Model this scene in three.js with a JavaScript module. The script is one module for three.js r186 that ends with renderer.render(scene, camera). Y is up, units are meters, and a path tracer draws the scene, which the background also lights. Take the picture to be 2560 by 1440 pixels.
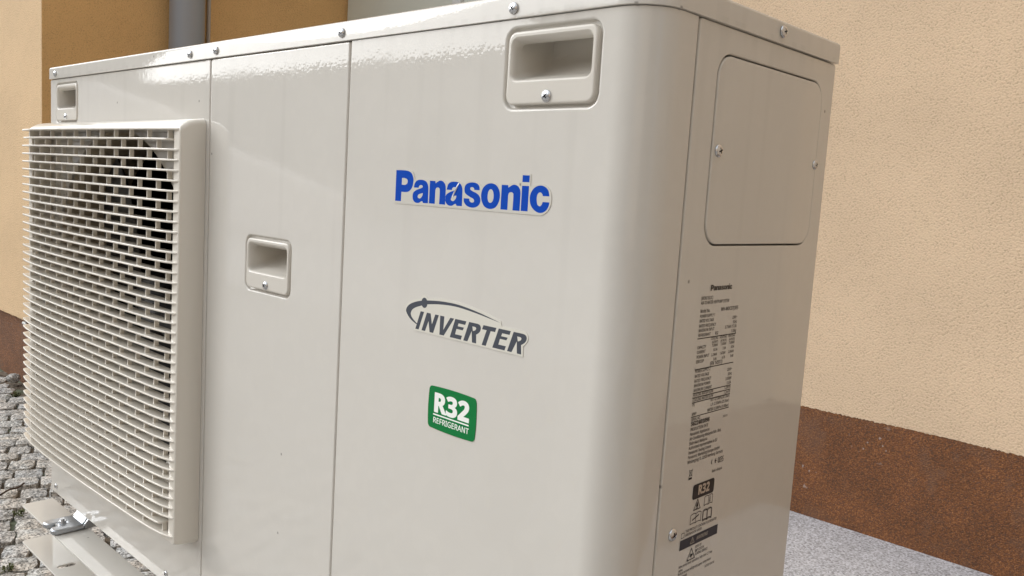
import * as THREE from 'three';
import { mergeGeometries, toCreasedNormals, mergeVertices } from 'three/addons/utils/BufferGeometryUtils.js';
import { createNoise2D } from 'simplex-noise';
import { Brush, Evaluator, SUBTRACTION } from 'three-bvh-csg';

// ------------------------------------------------------------------ camera, sky, sun, exposure
const G = 0.42;                                    // height of the unit's underside above the paving
const scene = new THREE.Scene();
const camera = new THREE.PerspectiveCamera(37.59, 16 / 9, 0.02, 300);
camera.position.set(1.6779, 0.6153 + G, 0.5332);
camera.rotation.set(-0.11492, 0.7605, 0.06183, 'YXZ');
camera.updateMatrixWorld(); camera.updateProjectionMatrix();

const renderer = new THREE.WebGLRenderer({ antialias: true });
renderer.toneMapping = THREE.LinearToneMapping;
renderer.toneMappingExposure = 0.875;
renderer.shadowMap.enabled = true;

const SKY = 1.1;                                  // thin overcast: zenith luminance, brighter around the veiled sun
const SUN = new THREE.Vector3(-0.80, 0.36, 0.50).normalize();
{
  const w = 128, h = 64, d = new Float32Array(w * h * 4), v = new THREE.Vector3();
  for (let j = 0; j < h; j++) {
    const el = (j + 0.5 - h / 2) / h * Math.PI, s = Math.max(0, Math.sin(el));
    for (let i = 0; i < w; i++) {
      const az = ((i + 0.5) / w - 0.5) * 2 * Math.PI; v.set(Math.cos(el) * Math.cos(az), Math.sin(el), Math.cos(el) * Math.sin(az));
      const g = Math.acos(Math.min(1, v.dot(SUN))), k = Math.exp(-((g / 0.62) ** 2));
      const L = SKY * (1 + 1.0 * s) / 2, o = (j * w + i) * 4;
      d[o] = L * 0.95 + 5.0 * k; d[o + 1] = L + 5.0 * k; d[o + 2] = L * 1.06 + 4.95 * k; d[o + 3] = 1;
    }
  }
  const t = new THREE.DataTexture(d, w, h, THREE.RGBAFormat, THREE.FloatType);
  t.mapping = THREE.EquirectangularReflectionMapping; t.magFilter = t.minFilter = THREE.LinearFilter;
  t.wrapS = THREE.RepeatWrapping; t.needsUpdate = true;
  scene.background = t; scene.environment = t; scene.environmentIntensity = 1;
}
const sun = new THREE.DirectionalLight(new THREE.Color(1, 0.97, 0.92), 0.6);
sun.position.copy(SUN).multiplyScalar(14); sun.castShadow = true; sun.shadow.radius = 40;
sun.shadow.mapSize.set(2048, 2048);
Object.assign(sun.shadow.camera, { left: -6, right: 6, top: 6, bottom: -6, near: 0.5, far: 40 });
scene.add(sun); scene.add(sun.target);

// ------------------------------------------------------------------ helpers
let seed = 7;
const rnd = () => { seed |= 0; seed = seed + 0x6D2B79F5 | 0; let t = Math.imul(seed ^ seed >>> 15, 1 | seed); t = t + Math.imul(t ^ t >>> 7, 61 | t) ^ t; return ((t ^ t >>> 14) >>> 0) / 4294967296; };
const rr = (a, b) => a + (b - a) * rnd();
const lerp = (a, b, t) => a + (b - a) * t, clamp = (x, a = 0, b = 1) => Math.min(b, Math.max(a, x));
const smooth = (a, b, x) => { const t = clamp((x - a) / (b - a)); return t * t * (3 - 2 * t); };
const hash = (x, y, s) => { let h = Math.imul(x, 374761393) + Math.imul(y, 668265263) + Math.imul(s, 974634777); h = Math.imul(h ^ h >>> 13, 1274126177); return ((h ^ h >>> 16) >>> 0) / 4294967296; };
function vnoise(u, v, per, s) {                    // tileable value noise on [0,1)
  const x = u * per, y = v * per, xi = Math.floor(x), yi = Math.floor(y);
  let fx = x - xi, fy = y - yi; fx = fx * fx * (3 - 2 * fx); fy = fy * fy * (3 - 2 * fy);
  const a = (xi % per + per) % per, b = (yi % per + per) % per, a1 = (a + 1) % per, b1 = (b + 1) % per;
  return lerp(lerp(hash(a, b, s), hash(a1, b, s), fx), lerp(hash(a, b1, s), hash(a1, b1, s), fx), fy);
}
function dataTex(n, fn, metres, srgb = false) {     // fn(u,v) -> grey or [r,g,b] in 0..1
  const d = new Uint8Array(n * n * 4);
  for (let j = 0; j < n; j++) for (let i = 0; i < n; i++) {
    const c = fn(i / n, j / n), o = (j * n + i) * 4, a = Array.isArray(c);
    for (let k = 0; k < 3; k++) d[o + k] = clamp(a ? c[k] : c) * 255 + 0.5; d[o + 3] = 255;
  }
  const t = new THREE.DataTexture(d, n, n); t.magFilter = THREE.LinearFilter; t.minFilter = THREE.LinearMipmapLinearFilter; t.generateMipmaps = true;
  t.wrapS = t.wrapT = THREE.RepeatWrapping; t.repeat.set(1 / metres, 1 / metres); if (srgb) t.colorSpace = THREE.SRGBColorSpace; t.needsUpdate = true;
  return t;
}
function floatTex(n, fn, metres) {
  const d = new Float32Array(n * n * 4);
  for (let j = 0; j < n; j++) for (let i = 0; i < n; i++) { const c = fn(i / n, j / n), o = (j * n + i) * 4; d[o] = d[o + 1] = d[o + 2] = c; d[o + 3] = 1; }
  const t = new THREE.DataTexture(d, n, n, THREE.RGBAFormat, THREE.FloatType); t.magFilter = t.minFilter = THREE.LinearFilter;
  t.wrapS = t.wrapT = THREE.RepeatWrapping; t.repeat.set(1 / metres, 1 / metres); t.needsUpdate = true; return t;
}
const lin = (r, g, b) => new THREE.Color().setRGB(r, g, b);
const toS = (x) => x <= 0.0031308 ? 12.92 * x : 1.055 * Math.pow(x, 1 / 2.4) - 0.055;

function creased(g, a) { g.scale(1000, 1000, 1000); const c = toCreasedNormals(g, a); c.scale(0.001, 0.001, 0.001); return c; }   // the addon merges points closer than 1 cm
const counts = {};
function numbered(n) { counts[n] = (counts[n] ?? -1) + 1; return counts[n] ? n + '_' + String(counts[n]).padStart(3, '0') : n; }
function mesh(name, geo, mat, parent) {
  const g = Array.isArray(geo) ? mergeGeometries(geo.map((x) => { const y = x.index ? x.toNonIndexed() : x.clone(); for (const k of Object.keys(y.attributes)) if (!['position', 'normal', 'uv'].includes(k)) y.deleteAttribute(k); return y; })) : geo;
  const m = new THREE.Mesh(g, mat); m.name = parent === scene ? numbered(name) : name; m.castShadow = m.receiveShadow = true;
  parent.add(m); return m;
}
function thing(name, label, category, pos = [0, 0, 0], group) {
  const o = new THREE.Group(); o.name = numbered(name); o.position.set(...pos); o.userData = { label, category }; if (group) o.userData.group = group; scene.add(o); return o;
}
function tag(o, label, category, group) { o.userData.label = label; o.userData.category = category; if (group) o.userData.group = group; return o; }
const part = (name, parent, label, pos = [0, 0, 0]) => { const o = new THREE.Group(); o.name = name; if (label) o.userData.label = label; o.position.set(...pos); parent.add(o); return o; };
function structure(name, geo, mat) { const m = mesh(name, geo, mat, scene); m.userData.kind = 'structure'; return m; }

function rrPath(P, x0, y0, x1, y1, r) {
  P.moveTo(x0 + r, y0); P.lineTo(x1 - r, y0); P.absarc(x1 - r, y0 + r, r, -Math.PI / 2, 0, false); P.lineTo(x1, y1 - r); P.absarc(x1 - r, y1 - r, r, 0, Math.PI / 2, false);
  P.lineTo(x0 + r, y1); P.absarc(x0 + r, y1 - r, r, Math.PI / 2, Math.PI, false); P.lineTo(x0, y0 + r); P.absarc(x0 + r, y0 + r, r, Math.PI, Math.PI * 1.5, false); return P;
}
const rrShape = (...a) => rrPath(new THREE.Shape(), ...a), rrHole = (...a) => rrPath(new THREE.Path(), ...a);
function extr(shape, zFront, depth, bevel = 0.001, seg = 3, curve = 10) {   // front face at z = zFront, goes back by depth
  const g = new THREE.ExtrudeGeometry(shape, { depth: depth - 2 * bevel, bevelEnabled: bevel > 0, bevelSize: bevel, bevelThickness: bevel, bevelOffset: -bevel, bevelSegments: seg, curveSegments: curve });
  g.translate(0, 0, zFront - depth + bevel); return g;
}
const box = (x0, y0, z0, x1, y1, z1) => { const g = new THREE.BoxGeometry(x1 - x0, y1 - y0, z1 - z0); g.translate((x0 + x1) / 2, (y0 + y1) / 2, (z0 + z1) / 2); metreUV(g); return g; };
function metreUV(g) {                               // planar uv in metres; unindexed geometry picks the plane per face
  const p = g.attributes.position, n = g.attributes.normal, uv = new Float32Array(p.count * 2), step = g.index ? 1 : 3, a = new THREE.Vector3(), b = new THREE.Vector3(), c = new THREE.Vector3();
  for (let i = 0; i + step <= p.count; i += step) {
    let ax = Math.abs(n.getX(i)), ay = Math.abs(n.getY(i)), az = Math.abs(n.getZ(i));
    if (step === 3) { a.fromBufferAttribute(p, i); b.fromBufferAttribute(p, i + 1).sub(a); c.fromBufferAttribute(p, i + 2).sub(a); b.cross(c); ax = Math.abs(b.x); ay = Math.abs(b.y); az = Math.abs(b.z); }
    for (let k = i; k < i + step; k++) if (ay > ax && ay > az) { uv[2 * k] = p.getX(k); uv[2 * k + 1] = p.getZ(k); } else if (ax > az) { uv[2 * k] = p.getZ(k); uv[2 * k + 1] = p.getY(k); } else { uv[2 * k] = p.getX(k); uv[2 * k + 1] = p.getY(k); }
  }
  g.setAttribute('uv', new THREE.BufferAttribute(uv, 2)); return g;
}
function quads(pos, crease = 0.7) { const g = new THREE.BufferGeometry(); g.setAttribute('position', new THREE.Float32BufferAttribute(pos, 3)); g.computeVertexNormals(); const c = crease ? creased(g, crease) : g; return metreUV(c); }
function loft(loops, { close = true, capEnd = false, crease = 0.7, flip = false } = {}) {   // loops of [x,y,z] with equal counts
  const pos = [], n = loops[0].length, tri = (a, b, c) => flip ? pos.push(...a, ...c, ...b) : pos.push(...a, ...b, ...c);
  for (let k = 0; k + 1 < loops.length; k++) for (let i = 0; i < (close ? n : n - 1); i++) {
    const a = loops[k][i], b = loops[k][(i + 1) % n], c = loops[k + 1][(i + 1) % n], d = loops[k + 1][i]; tri(a, b, c); tri(a, c, d);
  }
  if (capEnd) { const L = loops[loops.length - 1], m = [0, 1, 2].map((k) => L.reduce((s, p) => s + p[k], 0) / n); for (let i = 0; i < n; i++) tri(L[i], L[(i + 1) % n], m); }
  return quads(pos, crease);
}
function rrLoop(x0, y0, x1, y1, r, z, seg = 5) {     // counter-clockwise seen from +z
  const o = [], c = [[x1 - r, y0 + r, -90], [x1 - r, y1 - r, 0], [x0 + r, y1 - r, 90], [x0 + r, y0 + r, 180]];
  for (const [cx, cy, a] of c) for (let i = 0; i <= seg; i++) { const t = (a + 90 * i / seg) * Math.PI / 180; o.push([cx + r * Math.cos(t), cy + r * Math.sin(t), z]); } return o;
}
function sweepY(pts, y0, y1, crease = 0.5) {         // pts [x,z] swept up y, outward on the right of travel
  const pos = []; for (let i = 0; i + 1 < pts.length; i++) { const [a, b] = pts[i], [c, d] = pts[i + 1]; pos.push(a, y0, b, c, y0, d, c, y1, d, a, y0, b, c, y1, d, a, y1, b); } return quads(pos, crease);
}
function sweepX(pts, x0, x1, crease = 0.6) {         // pts [z,y] swept along x
  const pos = []; for (let i = 0; i + 1 < pts.length; i++) { const [a, b] = pts[i], [c, d] = pts[i + 1]; pos.push(x0, b, a, x1, b, a, x1, d, c, x0, b, a, x1, d, c, x0, d, c); } return quads(pos, crease);
}

// ------------------------------------------------------------------ materials
const peel = floatTex(512, (u, v) => 1.1 * vnoise(u, v, 47, 1) + 1.9 * vnoise(u, v, 117, 2) + 1.0 * vnoise(u, v, 11, 3) + 10 * vnoise(u, v, 3, 4), 0.26);
const M = {};
const specks = dataTex(1024, (u, v) => { const x = Math.floor(u * 1024), y = Math.floor(v * 1024), sp = hash(x >> 1, y >> 1, 71) > 0.99985 ? 0.55 : 0; const X = u * 1.31, Y = v * 1.31, n1 = vnoise(u, v, 26, 80), n2 = vnoise(u, v, 70, 81), blot = (x, y, rx, ry) => smooth(1, 0.1, Math.hypot((X - x) / rx, (Y - y) / ry) + 0.7 * (n1 - 0.5));
  const grime = 0.10 * blot(0.625, 0.085, 0.055, 0.03) * (0.4 + n2) + 0.07 * blot(0.58, 0.05, 0.09, 0.035) * n2 + 0.05 * blot(0.1, 0.06, 0.14, 0.05) * n1 + 0.035 * smooth(0.06, 0, Y) * n1 + 0.05 * smooth(0.738, 0.765, Y) * smooth(0.45, 0.75, vnoise(u, v * 0.02, 150, 82)) * (Y < 0.766 ? 1 : 0) + 0.03 * smooth(0.35, 0.7, Y) * smooth(0.62, 0.85, vnoise(u, v * 0.03, 95, 83));
  const l = 1 - sp - grime - 0.022 * smooth(0.4, 0.9, vnoise(u, v, 9, 72) * 0.6 + vnoise(u, v, 37, 73) * 0.4) - 0.01 * vnoise(u, v, 120, 74); return [toS(l), toS(l * (1 - 0.02 * (1 - l))), toS(l * (1 - 0.06 * (1 - l)))]; }, 1.31, true);
const gloss = dataTex(512, (u, v) => 0.02 + 0.045 * smooth(0.35, 0.9, vnoise(u, v, 11, 76) * 0.5 + vnoise(u, v, 33, 77) * 0.3 + vnoise(u, v, 90, 78) * 0.2), 0.9);
M.paint = new THREE.MeshPhysicalMaterial({ color: lin(0.645, 0.62, 0.575), map: specks, roughness: 1, roughnessMap: gloss, ior: 1.52, bumpMap: peel, bumpScale: 0.00001 });
M.grip = new THREE.MeshPhysicalMaterial({ color: lin(0.645, 0.612, 0.555), roughness: 0.2 });
M.plastic = new THREE.MeshPhysicalMaterial({ color: lin(0.74, 0.695, 0.62), roughness: 0.28, clearcoat: 0.6, clearcoatRoughness: 0.12 });
M.innerPlastic = new THREE.MeshStandardMaterial({ color: lin(0.5, 0.43, 0.33), roughness: 0.35 });
M.dark = new THREE.MeshStandardMaterial({ color: lin(0.012, 0.012, 0.013), roughness: 0.7 });
M.fan = new THREE.MeshStandardMaterial({ color: lin(0.02, 0.02, 0.024), roughness: 0.35 });
M.seam = new THREE.MeshStandardMaterial({ color: lin(0.3, 0.27, 0.235), roughness: 0.8 });
M.steel = new THREE.MeshStandardMaterial({ color: lin(0.68, 0.69, 0.71), metalness: 1, roughness: 0.24 });
M.recess = new THREE.MeshStandardMaterial({ color: lin(0.03, 0.03, 0.03), metalness: 0.6, roughness: 0.5 });  // near-black, stands in for the shade inside the screw crosses
{
  const sp = dataTex(256, (u, v) => { const n = vnoise(u, v, 22, 31) * 0.6 + vnoise(u, v, 60, 32) * 0.4; return 0.24 + 0.3 * n; }, 0.06);
  M.galv = new THREE.MeshStandardMaterial({ color: lin(0.5, 0.52, 0.55), metalness: 1, roughness: 1, roughnessMap: sp });
}
// rendered walls: packed sand grains with small pits between them
function cell(u, v, per, s) {                       // [random number of the nearest grain, edge 0..1]
  const x = u * per, y = v * per, xi = Math.floor(x), yi = Math.floor(y); let d1 = 9, d2 = 9, id = 0;
  for (let j = -1; j <= 1; j++) for (let i = -1; i <= 1; i++) { const a = ((xi + i) % per + per) % per, b = ((yi + j) % per + per) % per, dx = xi + i + hash(a, b, s) - x, dy = yi + j + hash(a, b, s + 1) - y, d = dx * dx + dy * dy; if (d < d1) { d2 = d1; d1 = d; id = hash(a, b, s + 2); } else if (d < d2) d2 = d; }
  return [id, clamp((Math.sqrt(d2) - Math.sqrt(d1)) * 2.5)];
}
function stucco(r, g, b, s, amp, metres, mott) {
  const n = 1536, H = new Float32Array(n * n), N = createNoise2D(() => hash(s++, 17, 5));
  for (let j = 0; j < n; j++) for (let i = 0; i < n; i++) {
    const x = i / n * metres, y = j / n * metres, w = 0.5 + 0.5 * N(x * 14 + 50, y * 14);
    const a = N(x / 0.0105, y / 0.0094), c = N(x / 0.0064 + 9, y / 0.006), d = N(x / 0.0046 + 40, y / 0.0046);
    H[j * n + i] = 0.62 - 0.26 * a - 0.22 * c - 0.13 * d + 0.12 * (w - 0.5);
  }
  const f = (u, v) => H[Math.min(n - 1, Math.round(v * n)) * n + Math.min(n - 1, Math.round(u * n))];
  const mir = (t) => { t.wrapS = t.wrapT = THREE.MirroredRepeatWrapping; return t; };
  const h = mir(floatTex(n, f, metres));
  const c = mir(dataTex(n, (u, v) => { const p = smooth(0.08, 0.62, f(u, v)), l = 1 - mott * (1 - p) + 0.05 * N(u * 5, v * 5 + 30); return [toS(r * l), toS(g * l * (0.97 + 0.03 * p)), toS(b * l * (0.93 + 0.07 * p))]; }, metres, true));
  return new THREE.MeshStandardMaterial({ map: c, bumpMap: h, bumpScale: amp, roughness: 0.95 });
}
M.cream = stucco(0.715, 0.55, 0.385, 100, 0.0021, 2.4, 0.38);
M.creamWarmLit = M.cream.clone(); M.creamWarmLit.color.setRGB(0.99, 0.925, 0.79);  // same cream render, tinted for the different light on the left wall
M.ochre = stucco(0.69, 0.43, 0.185, 1400, 0.0021, 2.4, 0.34);  // browner copy of the cream render, recess shade and warm bounce in its colour
{
  const n = 1024, met = 0.9;
  const f = (u, v) => { const [id, e] = cell(u, v, 260, 201); return e * (0.6 + 0.4 * id); };
  const PAL = [[0.20, 0.085, 0.03], [0.15, 0.066, 0.026], [0.1, 0.045, 0.02], [0.075, 0.04, 0.03], [0.26, 0.12, 0.045], [0.12, 0.052, 0.024], [0.17, 0.074, 0.028]];
  const c = dataTex(n, (u, v) => {
    const [id, e] = cell(u, v, 260, 201), q = vnoise(u, v, 7, 203), d = (0.85 + 0.3 * vnoise(u, v, 12, 204)) * (0.8 + 0.24 * e);
    let col = PAL[Math.floor(id * 6.999)].map((x, i) => lerp([0.145, 0.064, 0.027][i], x, 0.72) * d * [1.26, 1.13, 0.98][i]);
    const dust = 0.35 * smooth(0.55, 0.85, q * 0.6 + vnoise(u, v, 31, 205) * 0.4);
    col = col.map((x, i) => lerp(x, [0.17, 0.1, 0.065][i], dust));
    const spot = smooth(0.88, 0.95, vnoise(u, v, 75, 206)) * smooth(0.5, 0.75, vnoise(u, v, 6, 207)) * 0.7;
    return col.map((x, i) => toS(lerp(x, [0.42, 0.38, 0.35][i], spot)));
  }, met, true);
  M.plinth = new THREE.MeshStandardMaterial({ map: c, bumpMap: floatTex(512, f, met), bumpScale: 0.003, roughness: 0.75 });
  const c2 = dataTex(n, (u, v) => { const [id] = cell(u, v, 230, 301), [i2] = cell(u, v, 400, 311), k = 0.75 * id + 0.25 * i2; const l = lerp(0.34, 0.86, k) * (id > 0.84 ? 0.4 : 1) * (0.94 + 0.12 * vnoise(u, v, 9, 304)); return [toS(l * 0.96), toS(l * 0.985), toS(l * 1.07)]; }, 1.1, true);
  M.granite = new THREE.MeshStandardMaterial({ map: c2, roughness: 0.6 });
  const c3 = (t, s) => dataTex(512, (u, v) => {
    const k = vnoise(u, v, 120, s) * 0.45 + vnoise(u, v, 60, s + 1) * 0.35 + vnoise(u, v, 18, s + 2) * 0.2, d = smooth(0.58, 0.74, vnoise(u, v, 130, s + 3));
    const l = lerp(0.26, 0.68, smooth(0.25, 0.8, k)) * (1 - 0.65 * d), w = vnoise(u, v, 9, s + 4); return [toS(l * t[0] * lerp(0.96, 1.08, w)), toS(l * t[1]), toS(l * t[2] * lerp(1.02, 0.9, w))];
  }, 0.42, true);
  const gb = floatTex(256, (u, v) => vnoise(u, v, 70, 401) * 0.5 + vnoise(u, v, 28, 402), 0.42);
  M.setts = [[1, 0.985, 0.97], [0.93, 0.925, 0.925], [1.05, 1.015, 0.97]].map((t, i) => new THREE.MeshStandardMaterial({ map: c3(t, 410 + i * 10), bumpMap: gb, bumpScale: 0.004, roughness: 0.85 }));
  M.soil = new THREE.MeshStandardMaterial({ map: dataTex(512, (u, v) => { const k = vnoise(u, v, 90, 501) * 0.6 + vnoise(u, v, 30, 502) * 0.4, m = smooth(0.55, 0.75, vnoise(u, v, 12, 503)); const l = lerp(0.06, 0.2, k); return [toS(lerp(l, l * 0.75, m)), toS(lerp(l * 0.78, l * 0.85, m)), toS(l * 0.55)]; }, 0.8, true), bumpMap: floatTex(256, (u, v) => vnoise(u, v, 60, 505), 0.8), bumpScale: 0.006, roughness: 0.95 });
  M.asphalt = new THREE.MeshStandardMaterial({ map: dataTex(256, (u, v) => { const l = 0.4 + 0.12 * (vnoise(u, v, 90, 601) - 0.5) + 0.1 * (vnoise(u, v, 7, 602) - 0.5); return [toS(l), toS(l * 0.97), toS(l * 0.94)]; }, 3, true), roughness: 0.9 });
}
M.pipe = new THREE.MeshStandardMaterial({ color: lin(0.29, 0.305, 0.33), roughness: 0.38, metalness: 0.15 });
M.door = new THREE.MeshStandardMaterial({ color: lin(0.66, 0.70, 0.64), roughness: 0.35 });
M.frame = new THREE.MeshStandardMaterial({ color: lin(0.68, 0.7, 0.7), roughness: 0.35 });
M.facade = new THREE.MeshStandardMaterial({ color: lin(0.34, 0.32, 0.295), roughness: 0.9 });
M.dun = new THREE.MeshStandardMaterial({ color: lin(0.45, 0.375, 0.295), roughness: 0.9 });
M.paleWall = new THREE.MeshStandardMaterial({ color: lin(0.9, 0.86, 0.85), roughness: 0.9 });
M.glass = new THREE.MeshPhysicalMaterial({ color: lin(0.05, 0.06, 0.07), roughness: 0.05 });
M.moss = new THREE.MeshStandardMaterial({ color: lin(0.075, 0.085, 0.03), roughness: 0.9, side: THREE.DoubleSide });
M.twig = new THREE.MeshStandardMaterial({ color: lin(0.07, 0.045, 0.03), roughness: 0.9 });

// ------------------------------------------------------------------ ground
const ZW = -2.1986, XC = -2.3348, ZL = -0.708, XS = 2.24;
{
  const g = new THREE.PlaneGeometry(240, 240, 1, 1); g.rotateX(-Math.PI / 2); g.translate(0, -0.09, 0); metreUV(g);
  structure('ground', g, M.soil);
  structure('courtyard_pavement', box(-60, -0.06, 3.4, 60, -0.02, 60), M.asphalt);
  structure('granite_paving', box(-0.6, -0.08, ZW + 0.001, XS, 0.0, -1.15), M.granite);
}
// granite setts
{
  const pave = new THREE.Group(); pave.name = 'sett_pavement'; pave.userData = { kind: 'structure' }; scene.add(pave);
  const bed = box(-7, -0.08, ZL - 0.03, 5, -0.017, 3.4), bed2 = box(XC, -0.08, ZW, -0.602, -0.02, ZL - 0.031), bed3 = box(-0.6, -0.08, -1.148, 5, -0.018, ZL - 0.031);
  mesh('sand_bed', [bed, bed2, bed3], M.soil, pave);
  const variants = [];
  for (let v = 0; v < 8; v++) {
    const N = 5, T = [], pos = [], cut = Array.from({ length: 4 }, () => rr(0.02, 0.14));
    for (let j = 0; j <= N; j++) { T.push([]); for (let i = 0; i <= N; i++) {
      let u = i / N * 2 - 1, w = j / N * 2 - 1; const e = Math.max(Math.abs(u), Math.abs(w));
      const cs = (Math.abs(u) * Math.abs(w)) ** 3 * cut[(u > 0 ? 1 : 0) + (w > 0 ? 2 : 0)];
      T[j].push([(u * (1 - cs) + rr(-0.05, 0.05)) / 2, -0.0045 * e ** 10 + rr(-0.003, 0.003), (w * (1 - cs) + rr(-0.05, 0.05)) / 2]);
    } }
    const q = (a, b, c, d) => pos.push(...a, ...b, ...c, ...a, ...c, ...d);
    for (let j = 0; j < N; j++) for (let i = 0; i < N; i++) q(T[j][i], T[j + 1][i], T[j + 1][i + 1], T[j][i + 1]);
    const rim = []; for (let i = 0; i < N; i++) rim.push(T[0][i]); for (let j = 0; j < N; j++) rim.push(T[j][N]); for (let i = N; i > 0; i--) rim.push(T[N][i]); for (let j = N; j > 0; j--) rim.push(T[j][0]);
    rim.forEach((a, i) => { const b = rim[(i + 1) % rim.length], lo = (p) => [p[0] * 1.04, -0.045, p[2] * 1.04]; q(a, b, lo(b), lo(a)); });
    const g = new THREE.BufferGeometry(); g.setAttribute('position', new THREE.Float32BufferAttribute(pos, 3)); g.computeVertexNormals(); variants.push(creased(g, 0.45));
  }
  const list = [], A = -1.2, ca = Math.cos(A), sa = Math.sin(A);      // rows run obliquely under the unit
  for (let r = -72; r < 72; r++) {
    let s = -7 + rr(0, 0.1); const pitch = 0.09;
    while (s < 7) {
      const wd = rr(0.062, 0.108), c = s + wd / 2, d = r * pitch + 0.05 * Math.sin(c * 0.9); s += wd + rr(0.004, 0.013);
      const x = c * ca - d * sa, z = -(c * -sa) - 0 + d * ca - 0; const X = x - 0.6, Z = z + 0.4;
      const inMain = X > -5 && X < 3.4 && Z > ZL + 0.06 && Z < 3.3, inRecess = X > XC + 0.06 && X < -0.68 && Z > ZW + 0.08 && Z <= ZL + 0.06, inSide = X > -0.56 && X < 2.2 && Z > -1.08 && Z <= ZL + 0.06;
      if (!(inMain || inRecess || inSide)) continue;
      const p = new THREE.Vector3(X, 0, Z).project(camera), vis = Math.abs(p.x) < 1.05 && Math.abs(p.y) < 1.05 && p.z < 1 && p.x < -0.45;
      list.push({ X, Z, wd, vis, d: camera.position.distanceTo(new THREE.Vector3(X, 0, Z)), rot: A + rr(-0.06, 0.06), dp: 0.09 - rr(0.003, 0.012), y: rr(-0.006, 0.006), v: Math.floor(rnd() * 8), m: Math.floor(rnd() * 3), tx: rr(-0.03, 0.03), tz: rr(-0.03, 0.03), o: rnd() * 9 });
    }
  }
  list.sort((a, b) => (b.vis - a.vis) || a.d - b.d);
  const rest = [[], [], []];
  list.forEach((s, i) => {
    const g = variants[s.v].clone(); g.scale(s.wd, 1, s.dp); g.rotateX(s.tx); g.rotateZ(s.tz); metreUV(g);
    const uv = g.attributes.uv; for (let k = 0; k < uv.count; k++) uv.setXY(k, uv.getX(k) + s.o, uv.getY(k) + s.o * 1.7);
    if (i < 299) { const m = mesh('sett', g, M.setts[s.m], pave); m.position.set(s.X, s.y, s.Z); m.rotation.y = -s.rot; }
    else { g.rotateY(-s.rot); g.translate(s.X, s.y, s.Z); rest[s.m].push(g); }
  });
  rest.forEach((r, i) => { const m = mesh('setts', r, M.setts[i], pave); m.userData.kind = 'stuff'; });
}

// ------------------------------------------------------------------ house: rendered walls with a recess, plinth, door
{
  const house = thing('house', 'cream rendered house with recess shade painted in ochre, dark brown plinth and a recess behind the heat pump', 'house', [-0.4, 0, ZW]);
  const H = 6.5, PT = 0.374, PL = 0.3045, sub = (g) => g.translate(0.4, 0, -ZW);
  const P = (n, g, m, l) => { const o = mesh(n, sub(g), m, house); if (l) o.userData.label = l; return o; };
  P('wall', box(-1.13, PT, ZW - 0.3, XS + 0.3, H, ZW), M.cream, 'cream rendered wall at the right behind the heat pump');
  P('wall', box(-9, PL, ZL - 0.3, XC - 0.004, H, ZL), M.creamWarmLit, 'cream rendered wall at the left edge');
  P('wall', box(XC - 0.3, PL + 0.001, ZW - 0.3, XC - 0.0015, H, ZL - 0.301), M.ochre, 'side of the recess behind the downpipe, its shade painted in as ochre');
  P('wall', box(XC - 0.2985, PL + 0.001, ZL - 0.3005, XC - 0.0005, H, ZL - 0.0015), M.ochre, 'side of the recess, its shade painted in as ochre');
  P('wall', box(XS, PT, ZW, XS + 0.3, H, 0.15), M.dun, 'dun rendered wall beyond the right edge of the photo');  // unseen wall, dun tone and length set to dim the unit's side
  P('wall', box(XC - 0.001, 2.3, ZW - 0.3, -1.1305, H, ZW - 0.02), M.cream);
  P('plinth', box(-1.13, -0.08, ZW - 0.3, XS + 0.3, PT - 0.0005, ZW + 0.0), M.plinth, 'dark brown speckled plinth at the right');
  P('plinth', box(-9, -0.08, ZL - 0.3, XC - 0.03, PL - 0.0005, ZL - 0.025), M.plinth, 'brown plinth set back under the left wall');
  P('plinth', box(XC - 0.3, -0.08, ZW - 0.3, XC - 0.031, PL - 0.0006, ZL - 0.301), M.plinth);
  P('plinth', box(XS + 0.012, -0.08, ZW + 0.001, XS + 0.3, PT - 0.0005, 0.15), M.plinth);
  const jag = (xa, xb, y, z) => { const s = new THREE.Shape(); s.moveTo(xa, y + 0.03); s.lineTo(xa, y); let x = xa; while (x < xb - 0.004) { x += rr(0.0025, 0.006); s.lineTo(x, y + rr(-0.0032, 0.0012) + 0.0015 * Math.sin(x * 9)); } s.lineTo(xb, y); s.lineTo(xb, y + 0.03); return metreUV(extr(s, z + 0.0003, 0.012, 0)); };
  P('render_edge', jag(-1.1, 2.2, PT - 0.001, ZW), M.cream); P('render_edge', jag(-3.6, XC - 0.006, PL - 0.001, ZL), M.creamWarmLit);
  const door = part('door', house, 'pale grey green door leaf with a light frame in the recess', [0.4, 0, -ZW]);
  mesh('door_leaf', extr(rrShape(XC + 0.02, 0.03, -1.435, 2.25, 0.004), ZW - 0.03, 0.045, 0.003), M.door, door);
  mesh('door_frame', [box(-1.43, 0, ZW - 0.1, -1.372, 2.3, ZW - 0.005), box(XC, 2.255, ZW - 0.1, -1.4301, 2.3, ZW - 0.005)], M.frame, door);
  mesh('side_panel', box(-1.3715, 0.02, ZW - 0.08, -1.1305, 2.3, ZW - 0.025), M.door, door);
}
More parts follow.
